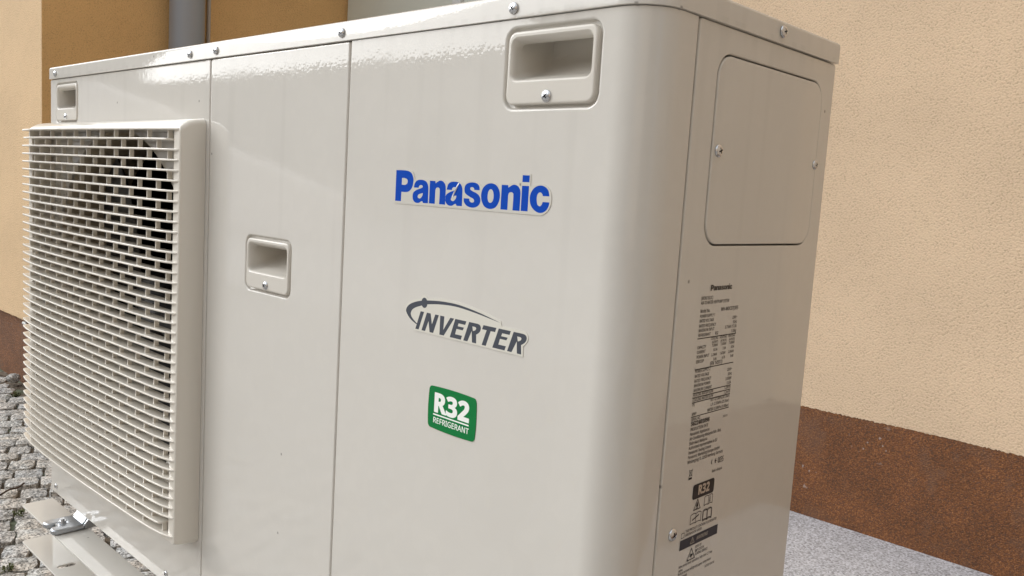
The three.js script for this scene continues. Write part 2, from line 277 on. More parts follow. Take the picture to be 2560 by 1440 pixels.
{
  const dp = thing('downpipe', 'thick grey round downpipe on the ochre recess wall behind the unit', 'downpipe', [-2.245, 0, -1.297]);
  const g = new THREE.CylinderGeometry(0.078, 0.078, 6.4, 40, 1, true); g.translate(0, 3.22, 0); mesh('pipe', g, M.pipe, dp);
  for (const y of [0.5, 2.3, 4.2]) { const c = new THREE.CylinderGeometry(0.082, 0.082, 0.03, 40); c.translate(0, y, 0); const b = box(-0.09, y - 0.01, -0.006, -0.06, y + 0.01, 0.006); mesh('bracket', [c, b], M.pipe, dp); }
  const cp = thing('conduit', 'thin light grey conduit rising on the recess wall beside the downpipe', 'conduit', [-2.322, 0, -1.44]);
  const c = new THREE.CylinderGeometry(0.009, 0.009, 6, 12); c.translate(0, 3.1, 0); mesh('tube', c, new THREE.MeshStandardMaterial({ color: lin(0.42, 0.38, 0.34), roughness: 0.5 }), cp);
}
// across the yard: what the glossy panels mirror
{
  const b = thing('long_building', 'long low grey building across the yard, mirrored in the glossy panels', 'building', [-16, 0, 15]);
  mesh('wall', box(-26, -0.05, 0, 3, 4.3, 8), M.facade, b);
  mesh('roof', box(-26.4, 4.3, -0.3, 3.3, 4.55, 8.3), M.seam, b);
  for (let k = 0; k < 7; k++) { mesh('window', box(-24 + k * 3.8, 1.3, -0.03, -22.6 + k * 3.8, 2.9, -0.001), M.glass, b); }
  const t = thing('tall_building', 'taller grey building mirrored at the left end of the fan panel', 'building', [-40, 0, 10]);
  mesh('wall', box(-24, -0.05, -2, 11.8, 11, 2), M.facade, t);
  mesh('roof', box(-24.3, 11, -2.3, 12, 11.3, 2.3), M.seam, t);
  const e = thing('end_building', 'grey gabled building across the yard mirrored in the right panel', 'building', [-3, 0, 15]);
  mesh('wall', box(-9.8, -0.05, 0, 60, 5.1, 9), M.facade, e);
  mesh('roof', box(-9.9, 5.1, -0.3, 60.3, 5.4, 9.3), M.seam, e);
  const rb = thing('bounce_building', 'added unseen cream building beyond the right edge, for warm bounce and the rounded corner reflection', 'building', [7, 0, 8]);  // unseen, added to throw warm light on the side face and grille
  mesh('wall', box(0, -0.05, -3, 8, 7, 6.9), M.cream, rb); mesh('plinth', box(-0.03, -0.05, -3, -0.001, 0.5, 6.9), M.plinth, rb);
  const w = thing('yard_wall', 'pale yard wall with a sloping top mirrored as a bright streak in the middle panel', 'wall', [-18, 0, 7.4]);
  const ws = new THREE.Shape(); [[-14, 0], [8.2, 0], [8.2, 0.72], [6.6, 1.04], [3.7, 1.6], [2, 2.2], [-2.5, 3.05], [-14, 3.3]].forEach(([a, b], i) => i ? ws.lineTo(a, b) : ws.moveTo(a, b));
  mesh('wall', metreUV(extr(ws, 0.25, 0.25, 0.01)), M.paleWall, w);
}

// ------------------------------------------------------------------ heat pump
const W = 1.3009, H = 0.782, D = 0.3158, TOP = 0.7602;
const hp = thing('heat_pump', 'cream monobloc heat pump with a fan grille at left and blue maker lettering', 'heat pump', [0, G, 0]);
// screw head: shallow dome with a cross recess
const screwGeo = (() => {
  const pts = []; for (let i = 0; i <= 10; i++) { const a = i / 10 * Math.PI / 2; pts.push(new THREE.Vector2(Math.max(1e-5, Math.cos(a) ** 0.8), Math.sin(a) * 0.5)); }
  pts.unshift(new THREE.Vector2(1, -0.1), new THREE.Vector2(1e-5, -0.1)); const a = pts.shift(); pts.splice(0, 1, new THREE.Vector2(1e-5, -0.1), a);
  let g = new THREE.LatheGeometry(pts, 28); g = mergeVertices(g); g.rotateX(Math.PI / 2);
  const ev = new Evaluator(); ev.attributes = ['position', 'normal', 'uv'];
  let b = new Brush(g); b.updateMatrixWorld();
  for (const r of [0, Math.PI / 2]) { const c = new Brush(new THREE.BoxGeometry(1.0, 0.22, 0.6)); c.position.z = 0.5; c.rotation.z = r + 0.35; c.updateMatrixWorld(); b = ev.evaluate(b, c, SUBTRACTION); }
  const o = b.geometry.index ? b.geometry.toNonIndexed() : b.geometry; o.clearGroups(); const P = o.attributes.position, n = P.count, hit = []; for (let i = 0; i < n; i += 3) { let deep = true; for (let k = 0; k < 3; k++) { const r = Math.hypot(P.getX(i + k), P.getY(i + k)), z = P.getZ(i + k), dome = 0.5 * Math.sqrt(Math.max(0, 1 - Math.min(1, r ** 1.25) ** 2)); if (z > dome - 0.03 && r > 0.02) deep = deep && false; } const cx = (P.getX(i) + P.getX(i + 1) + P.getX(i + 2)) / 3, cy = (P.getY(i) + P.getY(i + 1) + P.getY(i + 2)) / 3, cz = (P.getZ(i) + P.getZ(i + 1) + P.getZ(i + 2)) / 3; hit.push(cz > 0.05 && cz < 0.5 * Math.sqrt(Math.max(0, 1 - Math.min(1, Math.hypot(cx, cy) ** 1.25) ** 2)) - 0.03); } const ord = [...hit.keys()].sort((a, c) => hit[a] - hit[c]), g2 = new THREE.BufferGeometry(); for (const k of ['position', 'normal', 'uv']) { const A = o.attributes[k], S = A.itemSize, d = new Float32Array(A.count * S); ord.forEach((t, q) => { for (let m = 0; m < 3 * S; m++) d[q * 3 * S + m] = A.array[t * 3 * S + m]; }); g2.setAttribute(k, new THREE.BufferAttribute(d, S)); } const nd = hit.filter((x) => !x).length * 3; g2.addGroup(0, nd, 0); g2.addGroup(nd, n - nd, 1); return g2;
})();
function screw(parent, x, y, z, r = 0.0052, turn = 0, side = false) {
  const s = mesh('screw', screwGeo, [M.steel, M.recess], parent); s.scale.setScalar(r); s.position.set(x, y, z); if (side) s.rotation.y = Math.PI / 2; s.rotation.z += side ? 0 : turn;
  if (side) s.rotation.x += 0;
  return s;
}
// front panels
const HANDLES = [[0.0288, 0.6848], [0.7078, 0.4722], [1.1463, 0.6848]], HW = 0.1045, HH = 0.0682;
{
  const s = rrShape(0.0002, 0, 0.6044, TOP, 0.0035); const hole = new THREE.Path(); hole.absarc(0.301, 0.393, 0.279, 0, Math.PI * 2, true); s.holes.push(hole); s.holes.push(rrHole(HANDLES[0][0], HANDLES[0][1], HANDLES[0][0] + HW, HANDLES[0][1] + HH, 0.011));
  mesh('fan_panel', extr(s, 0, 0.02, 0.0021, 4, 48), M.paint, hp);
}
{
  const s = rrShape(0.6066, 0, 0.9138, TOP, 0.0035); s.holes.push(rrHole(HANDLES[1][0], HANDLES[1][1], HANDLES[1][0] + HW, HANDLES[1][1] + HH, 0.011));
  mesh('front_panel', extr(s, 0, 0.02, 0.0021, 4, 12), M.paint, hp);
}
const RC = 0.036;
{
  const s = new THREE.Shape(); s.moveTo(0.9176, 0); s.lineTo(W - RC, 0); s.lineTo(W - RC, TOP); s.lineTo(0.9176, TOP); s.lineTo(0.9176, 0);
  const roll = []; for (let i = 0; i <= 5; i++) { const a = i / 5 * Math.PI / 2, q = 0.0021 * (1 - Math.sin(a)); roll.push(rrLoop(HANDLES[2][0] - q, HANDLES[2][1] - q, HANDLES[2][0] + HW + q, HANDLES[2][1] + HH + q, 0.011 + q, -0.0021 * (1 - Math.cos(a)), 8)); }
  const ho = new THREE.Path(); ho.setFromPoints(roll[0].map((p) => new THREE.Vector2(p[0], p[1]))); s.holes.push(ho);
  const f = new THREE.ShapeGeometry(s, 12);
  const left = [[0.916, -0.02], [0.916, -0.0016]]; for (let i = 1; i <= 5; i++) { const a = i / 5 * Math.PI / 2; left.push([0.9176 - 0.0016 * Math.cos(a), -0.0016 + 0.0016 * Math.sin(a)]); }
  const right = []; for (let i = 0; i <= 28; i++) { const a = i / 28 * Math.PI / 2; right.push([W - RC + RC * Math.sin(a), -RC + RC * Math.cos(a)]); }
  right.push([W, -0.0565]); for (let i = 1; i <= 5; i++) { const a = i / 5 * Math.PI / 2; right.push([W - 0.0018 + 0.0018 * Math.cos(a), -0.0565 - 0.0018 * Math.sin(a)]); } right.push([W - 0.02, -0.0583]);
  mesh('corner_panel', [f, loft(roll), sweepY(left, 0, TOP), sweepY(right, 0, TOP)], M.paint, hp);
}
// side panel with opening for the service cover
{
  const s = rrShape(0.0605, 0, D, TOP, 0.003); s.holes.push(rrHole(0.0924, 0.5784, 0.2916, 0.7390, 0.0208));
  const g = extr(s, 0, 0.014, 0.0014, 4, 14); g.rotateY(Math.PI / 2); g.translate(W, 0, 0); mesh('side_panel', g, M.paint, hp);
  const cov = part('service_cover', hp);
  const c = extr(rrShape(0.0940, 0.5798, 0.2911, 0.7376, 0.0195), 0.0004, 0.01, 0.0014, 4, 14); c.rotateY(Math.PI / 2); c.translate(W, 0, 0); mesh('cover_plate', c, M.paint, cov);
  screw(cov, W + 0.0006, 0.6587, -0.1032, 0.0055, 0, true); screw(cov, W + 0.0006, 0.6589, -0.2888, 0.0048, 0, true);
  screw(hp, W + 0.0002, 0.327, -0.0835, 0.0058, 0, true);
  mesh('left_panel', box(0.0005, 0, -D, 0.012, TOP, -0.021), M.paint, hp);
  mesh('rear_panel', box(0.0125, 0, -D, W - 0.0145, TOP, -D + 0.012), M.paint, hp);
}
// chassis: what shows black in the joints, and the fan chamber
{
  mesh('chassis', [box(0.62, 0.012, -0.3, W - 0.016, 0.752, -0.056), box(0.6, 0.006, -0.3, 0.6195, 0.752, -0.0205), box(W - 0.06, 0.1, -0.0515, W - 0.022, 0.74, -0.03), box(W - 0.0155, 0.56, -0.31, W - 0.0145, 0.752, -0.064)], M.seam, hp);
  mesh('fan_chamber', [box(0.0125, 0.006, -0.302, 0.599, 0.752, -0.296), box(0.0125, 0.745, -0.295, 0.599, 0.752, -0.0205), box(0.0125, 0.006, -0.295, 0.599, 0.012, -0.0205), box(0.0125, 0.013, -0.295, 0.0145, 0.744, -0.0205), box(0.596, 0.013, -0.295, 0.5995, 0.744, -0.0205)], M.dark, hp);
  mesh('base_pan', box(0.01, 0.0005, -0.31, W - 0.02, 0.006, -0.021), M.paint, hp);
}
// lid
{
  const s = new THREE.Shape(), e = 0.0022, r = 0.0035, R = RC + e;
  s.moveTo(-e, D + 0.0006); s.lineTo(-e, -e + r); s.absarc(-e + r, -e + r, r, Math.PI, Math.PI * 1.5, false); s.lineTo(W + e - R, -e); s.absarc(W + e - R, -e + R, R, -Math.PI / 2, 0, false); s.lineTo(W + e, D + 0.0006); s.lineTo(-e, D + 0.0006);
  const bev = 0.0042, g = new THREE.ExtrudeGeometry(s, { depth: 0.0213 - bev - 0.0006, bevelEnabled: true, bevelSize: bev, bevelThickness: bev, bevelOffset: -bev, bevelSegments: 6, curveSegments: 26 });
  g.rotateX(Math.PI / 2);                            // shape y (depth) -> z, extrusion -> -y
  const p = g.attributes.position; for (let i = 0; i < p.count; i++) p.setZ(i, -p.getZ(i));
  const ix = []; for (let i = 0; i < p.count; i += 3) ix.push(i, i + 2, i + 1);
  const g2 = g.index ? g : (g.setIndex(ix), g.toNonIndexed()); g2.translate(0, H - bev, 0);
  let g3;
  // squash the lower bevel to a thin hem
  const q = g2.attributes.position; const yb = H - bev - (0.0213 - bev - 0.0006);
  for (let i = 0; i < q.count; i++) if (q.getY(i) < yb) q.setY(i, yb - (yb - q.getY(i)) * 0.15);
  g2.computeVertexNormals(); g3 = metreUV(creased(g2, 0.35));
  const lid = part('lid', hp); mesh('lid_cover', g3, M.paint, lid);
  [0.0326, 0.5512, 0.624, 0.9019, 1.1548].forEach((x, i) => screw(lid, x, 0.7693, 0.003, 0.0051, i * 1.3));
  screw(lid, W + 0.003, 0.7715, -0.1926, 0.0055, 0, true);
}
// recessed handles
function handle(x, y) {
  const h = part('handle', hp, undefined, [x, y, 0]), r = 0.011;
  const L = (i, z, rad) => rrLoop(i, i, HW - i, HH - i, rad, z);
  const groove = loft([L(0, -0.002, r), L(0.0003, -0.0036, r - 0.0003), L(0.0012, -0.0044, r - 0.0012), L(0.0035, -0.0046, r - 0.0035)]);
  mesh('rim', groove, M.paint, h);
  // plate with a deep finger pocket
  const ox0 = 0.0095, ox1 = HW - 0.0095, oy0 = 0.0245, oy1 = HH - 0.0105, pl = 0.0032;
  const O = (i, z, rad) => rrLoop(pl + i, pl + i, HW - pl - i, HH - pl - i, rad, z);
  const I = (a, z, up, lo, rad = 0.005) => rrLoop(ox0 + a, oy0 + lo, ox1 - a, oy1 + up, rad, z);
  const edge = loft([O(0, -0.0046, 0.0085), O(0, -0.0008, 0.0085), O(0.0004, 0.0004, 0.0081), O(0.0012, 0.0010, 0.0073), O(0.0022, 0.0011, 0.0063)], { flip: false });
  const s = new THREE.Shape(); const o = O(0.0022, 0, 0.0063), q = I(-0.003, 0, 0.003, -0.0022, 0.0075);
  s.setFromPoints(o.map((p) => new THREE.Vector2(p[0], p[1]))); const ho = new THREE.Path(); ho.setFromPoints(q.map((p) => new THREE.Vector2(p[0], p[1]))); s.holes.push(ho);
  const face = new THREE.ShapeGeometry(s); face.translate(0, 0, 0.0011);
  const pocket = loft([I(-0.003, 0.0011, 0.003, -0.0022, 0.0075), I(-0.0016, 0.0004, 0.0018, -0.0009, 0.0063), I(-0.0005, -0.0012, 0.0004, -0.0001, 0.0052), I(0, -0.004, -0.0014, 0.0006), I(0.0004, -0.009, -0.0018, 0.0022), I(0.0008, -0.011, 0.005, 0.003, 0.006), I(0.0014, -0.022, 0.008, 0.006, 0.007), I(0.002, -0.033, 0.009, 0.011, 0.007), I(0.0028, -0.041, 0.009, 0.0165, 0.006), I(0.004, -0.046, 0.008, 0.023, 0.005)], { flip: false, capEnd: true, crease: 0.9 });
  mesh('grip_plate', [edge, face, pocket], M.grip, h);
  screw(h, HW * 0.49, 0.0098, 0.0012, 0.0053, x * 3);
}
HANDLES.forEach((h) => handle(...h));

// grille over the fan
{
  const gr = part('fan_grille', hp, undefined, [0, 0, 0]);
  const x0 = -0.006, x1 = 0.5962, y0 = 0.0985, y1 = 0.6842;
  const R = (dx, yb, yt, r, z) => rrLoop(x0 + dx, y0 + yb, x1 - dx, y1 - yt, r, z, 6);
  const fr = loft([R(0, 0, 0, 0.008, 0.0003), R(0, 0.0008, 0.0018, 0.008, 0.012), R(0.0002, 0.0016, 0.0045, 0.008, 0.022), R(0.0006, 0.003, 0.0085, 0.008, 0.029), R(0.0015, 0.005, 0.0125, 0.007, 0.0335), R(0.003, 0.0075, 0.0145, 0.006, 0.0345), R(0.0185, 0.0135, 0.0172, 0.004, 0.0345), R(0.0195, 0.0142, 0.0178, 0.003, 0.0335), R(0.02, 0.0145, 0.018, 0.003, 0.004)], { flip: false, crease: 0.55 });
  mesh('grille_frame', fr, M.plastic, gr);
  const ZP = [[-0.0125, 0.0405], [-0.0105, 0.0438], [0, 0.0462], [0.02, 0.0492], [0.06, 0.0528], [0.12, 0.0550], [0.2, 0.0556], [0.3, 0.0541], [0.4, 0.0513], [0.48, 0.0486], [0.541, 0.0453], [0.569, 0.0418], [0.5825, 0.0382], [0.5955, 0.0347]];
  const zf = (x) => { let i = 0; while (i < ZP.length - 2 && x > ZP[i + 1][0]) i++; const t = clamp((x - ZP[i][0]) / (ZP[i + 1][0] - ZP[i][0])); return lerp(ZP[i][1], ZP[i + 1][1], t); };
  const ya = 0.6676, yb = 0.1142, n = 41;
  const slat = (a, b) => {
    const s = new THREE.Shape(), K = 56, back = 0.0285; s.moveTo(a, back);
    const end = (x) => { const t = Math.min(1, Math.min((x - a), (b - x)) / 0.006); return back + (zf(x) - back) * Math.sqrt(clamp(1 - (1 - t) ** 2)); };
    for (let i = 0; i <= K; i++) { const t = i / K, x = lerp(a, b, 0.5 - 0.5 * Math.cos(Math.PI * t)); s.lineTo(x, end(x)); } s.lineTo(b, back); s.lineTo(a, back);
    const g = new THREE.ExtrudeGeometry(s, { depth: 0.001, bevelEnabled: true, bevelSize: 0.0009, bevelThickness: 0.0009, bevelOffset: -0.0009, bevelSegments: 3 }); g.rotateX(Math.PI / 2);
    g.scale(1, 1, 1); return g;                     // rotateX(+90): shape y -> +z, depth -> -y
  };
  const full = slat(-0.0125, 0.5945), short1 = slat(0.006, 0.5725), short2 = slat(0.006, 0.5665);
  for (let i = 0; i <= n; i++) { const m = mesh('slat', i === 1 ? short1 : i === n - 1 ? short2 : full, M.plastic, gr); m.position.y = lerp(ya, yb, i / n) + 0.0005; }
  const ribs = [];
  for (let i = 0; i < n; i++) for (let k = 0; k < 11; k++) {
    const x = (i % 2 ? 0.0055 : 0.0322) + 0.0531 * k; if (x < 0.012 || x > 0.572) continue;
    const a = lerp(ya, yb, i / n) - 0.0014, b = lerp(ya, yb, (i + 1) / n) + 0.0014, z = Math.min(zf(x), 0.05) - 0.006; ribs.push(box(x - 0.001, b, z - 0.006, x + 0.001, a, z));
  }
  mesh('ribs', ribs, M.plastic, gr).userData.kind = 'stuff';
}
// shroud ring and fan
{
  const pts = [[0.286, -0.001], [0.281, -0.003], [0.275, -0.010], [0.271, -0.022], [0.27, -0.04], [0.27, -0.1], [0.276, -0.104], [0.29, -0.105]].map(([r, z]) => new THREE.Vector2(r, z));
  const g = new THREE.LatheGeometry(pts, 96); g.rotateX(Math.PI / 2); g.translate(0.301, 0.393, 0);
  mesh('fan_shroud', g, M.innerPlastic, hp);
  const fan = part('fan', hp, undefined, [0.301, 0.393, -0.075]);
  const hub = new THREE.LatheGeometry([[0.0001, 0.03], [0.03, 0.029], [0.05, 0.024], [0.058, 0.012], [0.06, -0.04]].map((p) => new THREE.Vector2(...p)), 40); hub.rotateX(Math.PI / 2); mesh('hub', hub, M.fan, fan);
  for (let k = 0; k < 3; k++) {
    const pos = [], NR = 8, NA = 14, P = (i, j) => { const r = lerp(0.056, 0.258, i / NR), t = j / NA, sw = lerp(0.15, 0.75, i / NR), a = k * Math.PI * 2 / 3 + lerp(-0.55, 0.95, t) * (1 - 0.12 * i / NR) + sw * 0.5; return [r * Math.cos(a), r * Math.sin(a), lerp(0.035, -0.04, t) + 0.012 * Math.sin(t * Math.PI)]; };
    for (let i = 0; i < NR; i++) for (let j = 0; j < NA; j++) { const a = P(i, j), b = P(i + 1, j), c = P(i + 1, j + 1), d = P(i, j + 1); pos.push(...a, ...b, ...c, ...a, ...c, ...d); const o = (p) => [p[0], p[1], p[2] - 0.003]; pos.push(...o(a), ...o(c), ...o(b), ...o(a), ...o(d), ...o(c)); }
    mesh('blade', quads(pos, 0.9), M.fan, fan);
  }
  const fins = []; for (let k = 0; k < 90; k++) fins.push(box(0.02 + k * 0.0064, 0.02, -0.29, 0.0206 + k * 0.0064, 0.74, -0.27)); mesh('coil_fins', fins, M.dark, hp).userData.kind = 'stuff';
  const mt = part('motor_bracket', hp); mesh('bracket', [box(0.27, 0.013, -0.2, 0.28, 0.744, -0.18), box(0.322, 0.013, -0.2, 0.332, 0.744, -0.18)], M.dark, mt);
  screw(hp, 0.029, 0.0145, 0.0004, 0.0048, 1); screw(hp, 0.4974, 0.0171, 0.0004, 0.0048, 2);
}
// feet: galvanised strips with an open slot, bolted to the stand
function foot(x) {
  const f = part('foot', hp, undefined, [x, 0, 0]);
  const s = new THREE.Shape(), w = 0.029, zf = 0.047, zb = -0.004;
  s.moveTo(-w, zb); s.lineTo(w, zb); s.lineTo(w, zf - 0.012); s.quadraticCurveTo(w, zf, w - 0.009, zf); s.quadraticCurveTo(0.007, zf, 0.0065, zf - 0.01); s.lineTo(0.0065, 0.022); s.absarc(0, 0.022, 0.0065, 0, Math.PI, true); s.lineTo(-0.0065, zf - 0.01); s.quadraticCurveTo(-0.007, zf, -w + 0.009, zf); s.quadraticCurveTo(-w, zf, -w, zf - 0.012); s.lineTo(-w, zb);
  const g = new THREE.ExtrudeGeometry(s, { depth: 0.0035, bevelEnabled: true, bevelSize: 0.004, bevelThickness: 0.003, bevelOffset: -0.004, bevelSegments: 5, curveSegments: 10 }); g.rotateX(Math.PI / 2); g.translate(0, -0.0225, 0);
  const ramp = []; for (const sgn of [0]) { const p = [[0.004, -0.0228], [-0.001, -0.0222], [-0.005, -0.0200], [-0.0085, -0.0160], [-0.0115, -0.0110], [-0.015, -0.0060], [-0.0195, -0.0028], [-0.026, -0.0016], [-0.05, -0.0012]]; ramp.push(sweepX(p, -w + 0.008, w - 0.008, 0.9), sweepX(p.map(([a, b]) => [a, b - 0.003]), -w + 0.003, w - 0.003, 0.9)); }
  const gus = []; for (const sx of [-1, 1]) { const sh = new THREE.Shape(); sh.moveTo(-0.006, -0.029); sh.lineTo(-0.05, -0.029); sh.lineTo(-0.05, -0.001); sh.lineTo(-0.026, -0.001); sh.lineTo(-0.012, -0.0135); sh.lineTo(-0.006, -0.02); const e = new THREE.ExtrudeGeometry(sh, { depth: 0.003, bevelEnabled: false }); e.rotateY(-Math.PI / 2); e.translate(sx * (w - 0.003) + 0.0015, 0, 0); gus.push(e); }
  mesh('strip', [g, ...ramp, ...gus].map((q) => metreUV(q)), M.galv, f);
  const wa = new THREE.CylinderGeometry(0.0115, 0.0115, 0.002, 28); wa.translate(0, -0.0215, 0.022); mesh('washer', wa, M.galv, f);
  const bo = new THREE.CylinderGeometry(0.0066, 0.007, 0.0055, 6); bo.translate(0, -0.0178, 0.022); const st = new THREE.CylinderGeometry(0.0038, 0.0038, 0.004, 16); st.translate(0, -0.0135, 0.022); mesh('bolt', [bo, st], M.steel, f);
}
foot(0.127); foot(1.1);

// stickers -----------------------------------------------------------------------------------------
function smoothPath(str) {                            // 'x,y! x,y ...' : ! marks a corner, the rest is smoothed
  const p = str.trim().split(/\s+/).map((t) => { const c = t.endsWith('!'), [x, y] = t.replace('!', '').split(',').map(Number); return { x, y, c }; }), n = p.length, segs = [];
  for (let i = 0; i < n; i++) {
    const a = p[(i + n - 1) % n], b = p[i], c = p[(i + 1) % n], d = p[(i + 2) % n], L = Math.hypot(c.x - b.x, c.y - b.y);
    const tan = (u, m, v) => { const k = Math.hypot(v.x - u.x, v.y - u.y) || 1; return [(v.x - u.x) / k, (v.y - u.y) / k]; };
    const t0 = b.c ? [0, 0] : tan(a, b, c), t1 = c.c ? [0, 0] : tan(b, c, d);
    segs.push([b.x, b.y, b.x + t0[0] * L / 3, b.y + t0[1] * L / 3, c.x - t1[0] * L / 3, c.y - t1[1] * L / 3, c.x, c.y]);
  }
  return segs;
}
const trace = (ctx, str, dx = 0) => { const s = smoothPath(str); ctx.moveTo(s[0][0] + dx, s[0][1]); for (const q of s) ctx.bezierCurveTo(q[2] + dx, q[3], q[4] + dx, q[5], q[6] + dx, q[7]); ctx.closePath(); };
const GL = {
  P: ['4,153! 85,153 121,143 139,118 139,90 127,66 101,50 51,48! 51,1! 4,1!', '51,116! 74,116 92,110 96,100 91,89 77,83 51,83!'],
  a: ['146,73! 152,94 167,107 193,112 222,110 243,100 254,81 256,60! 257,2! 220,1! 212,10 188,0 162,1 145,12 139,32 145,49 168,62 204,73 213,79 206,86 193,86 184,79 182,73!', '215,49! 185,41 178,32 181,25 195,22 207,29 214,38'],
  n: ['264,110! 304,110! 306,99! 335,113 360,109 377,93 381,73! 381,2! 338,2! 338,72 331,79 320,80 310,75 307,64! 307,2! 264,2!'],
  s: ['610,80! 607,96 595,107 572,113 539,111 516,100 509,82 515,63 549,47 573,38 577,27 563,22 549,27 545,39! 507,39! 511,21 532,5 570,-1 603,8 618,27 614,49 594,64 563,74 549,81 549,89 560,92 571,88 575,80!'],
  o: ['680,114 713,107 734,86 741,58 734,30 716,9 684,0 650,7 629,28 621,55 627,84 648,105', '681,88 695,80 701,58 697,37 682,27 668,35 663,57 668,79'],
  i: ['871,156! 912,156! 912,127! 871,127!', '871,111! 912,111! 912,3! 871,3!'],
  c: ['1031,73! 1023,96 1004,111 976,116 945,106 925,83 920,56 930,28 953,9 982,1 1011,9 1029,29 1033,48! 995,48! 990,36 980,29 967,35 961,54 962,74 970,85 981,87 990,81 994,73!'],
};
function makerPaths(ctx) { ctx.beginPath(); for (const k of 'Pansoic') for (const p of GL[k]) trace(ctx, p); for (const p of GL.a) trace(ctx, p, 353 - 146 + 0.5 * 0 - 0.0 + (387 - 353)); for (const p of GL.n) trace(ctx, p, 484); }
const canvas = (w, h) => { const c = document.createElement('canvas'); c.width = w; c.height = h; return c; };
function canvasTex(c) { const t = new THREE.CanvasTexture(c); t.colorSpace = THREE.SRGBColorSpace; t.anisotropy = 8; return t; }
function sticker(name, label, outline, ox, oy, draw, [x0, y0, x1, y1], px, rough = 0.16) {   // units of 1/5000 m
  const c = canvas(px, Math.round(px * (y1 - y0) / (x1 - x0))), ctx = c.getContext('2d'), k = px / (x1 - x0);
  ctx.setTransform(k, 0, 0, -k, -x0 * k, y1 * k); draw(ctx);
  const s = new THREE.Shape(), segs = smoothPath(outline); s.moveTo(segs[0][0], segs[0][1]); for (const q of segs) s.bezierCurveTo(...q.slice(2));
  const g = new THREE.ExtrudeGeometry(s, { depth: 1, bevelEnabled: false, curveSegments: 5 }); const p = g.attributes.position, uv = g.attributes.uv;
  for (let i = 0; i < p.count; i++) { uv.setXY(i, (p.getX(i) - x0) / (x1 - x0), (p.getY(i) - y0) / (y1 - y0)); p.setXYZ(i, ox + p.getX(i) / 5000, oy + p.getY(i) / 5000, p.getZ(i) > 0.5 ? 0.0005 : -0.0002); }
  const m = new THREE.MeshPhysicalMaterial({ map: canvasTex(c), roughness: rough, clearcoat: 0, ior: 1.4 });
  const o = mesh(name, g, m, hp); o.userData.label = label; return o;
}
sticker('lettering_sticker', 'bold blue maker lettering on a clear film sticker', '0,-11! -1,160! 92,160 130,150 147,124! 152,112! 170,114 215,118 258,112! 262,116! 302,117! 335,120 366,113 390,100! 402,110 440,119 480,114 500,106! 530,118 575,119 610,108 625,100! 655,116 700,119 735,104 748,116! 790,116! 820,120 855,111 865,104! 865,162! 918,162! 919,112! 945,116 976,122 1010,117 1036,92 1043,62 1038,30 1018,4 991,-10!', 1.0014, 0.5974, (ctx) => {
  ctx.fillStyle = '#cbc8c0'; ctx.fillRect(-20, -30, 1100, 220); ctx.fillStyle = '#0f47b0'; makerPaths(ctx); ctx.fill('evenodd');
}, [-10, -20, 1050, 170], 1600);
{ // lifted crease of the film over the second a
  const pos = [], A = [[466, 108], [424, 40]], at = (x, y, z) => [1.0014 + x / 5000, 0.5974 + y / 5000, z];
  const a = at(...A[0], 0.0006), b = at(...A[1], 0.0006), a2 = at(A[0][0] + 6, A[0][1] - 3, 0.0006), b2 = at(A[1][0] + 8, A[1][1] - 2, 0.0006), m = at(450, 76, 0.0019);
  pos.push(...a, ...b, ...m, ...b, ...b2, ...m, ...b2, ...a2, ...m, ...a2, ...a, ...m);
  mesh('film_crease', quads(pos, 0), new THREE.MeshPhysicalMaterial({ color: lin(0.8, 0.82, 0.86), roughness: 0.1, clearcoat: 1 }), hp);
}
const INV = ['-2,0! 23,0! 58,92! 32,92!', '45,0! 72,0! 94,52! 106,0! 132,0! 167,92! 141,92! 120,41! 107,92! 79,92!', '177,92! 207,92! 204,27! 249,92! 276,92! 209,0! 178,0!', '284,92! 360,92! 353,74! 308,74! 303,60! 346,60! 339,46! 296,46! 288,20! 336,20! 329,0! 252,0!', '379,92! 428,92! 449,89 458,76 452,57 430,41! 433,0! 405,0! 399,53! 374,0! 346,0!', '474,92! 557,92! 550,72! 522,72! 496,0! 469,0! 496,72! 466,72!', '572,92! 647,92! 640,74! 595,74! 589,60! 630,60! 623,47! 583,47! 575,20! 622,20! 615,0! 538,0!', '664,92! 712,92! 734,89 744,77 737,58 713,41! 717,0! 691,0! 686,53! 658,0! 631,0!'];
const INVH = ['402,75! 416,75! 427,71 422,60 407,54!', '687,75! 701,75! 712,71 707,60 692,54!'];
sticker('lettering_sticker', 'dark grey slanted word with a swoosh on a pale sticker', '-16,-8! 0,18! -40,38 -79,62 -86,88 -70,118 -31,139 27,154! 38,168 57,173 76,164! 82,160! 191,174 333,168 476,150 582,126! 588,104! 719,104 740,98 751,80 745,58 724,36! 728,-8!', 1.0436, 0.474, (ctx) => {
  ctx.fillStyle = '#d6d3c9'; ctx.fillRect(-200, -50, 1100, 300); ctx.fillStyle = '#484c55'; ctx.beginPath(); INV.forEach((p) => trace(ctx, p)); INVH.forEach((p) => trace(ctx, p)); ctx.fill('evenodd');
  ctx.beginPath(); trace(ctx, '5,23! -38,40 -66,60 -80,84 -58,112 -10,133 37,145 81,152 185,161 297,161 442,144 579,118! 443,136 298,149 186,146 82,133 31,119 -24,97 -42,73 -31,52 8,28!'); ctx.fill();
  ctx.beginPath(); ctx.ellipse(57, 137, 23, 25, 0, 0, 7); ctx.fill();
}, [-100, -20, 770, 190], 1200);
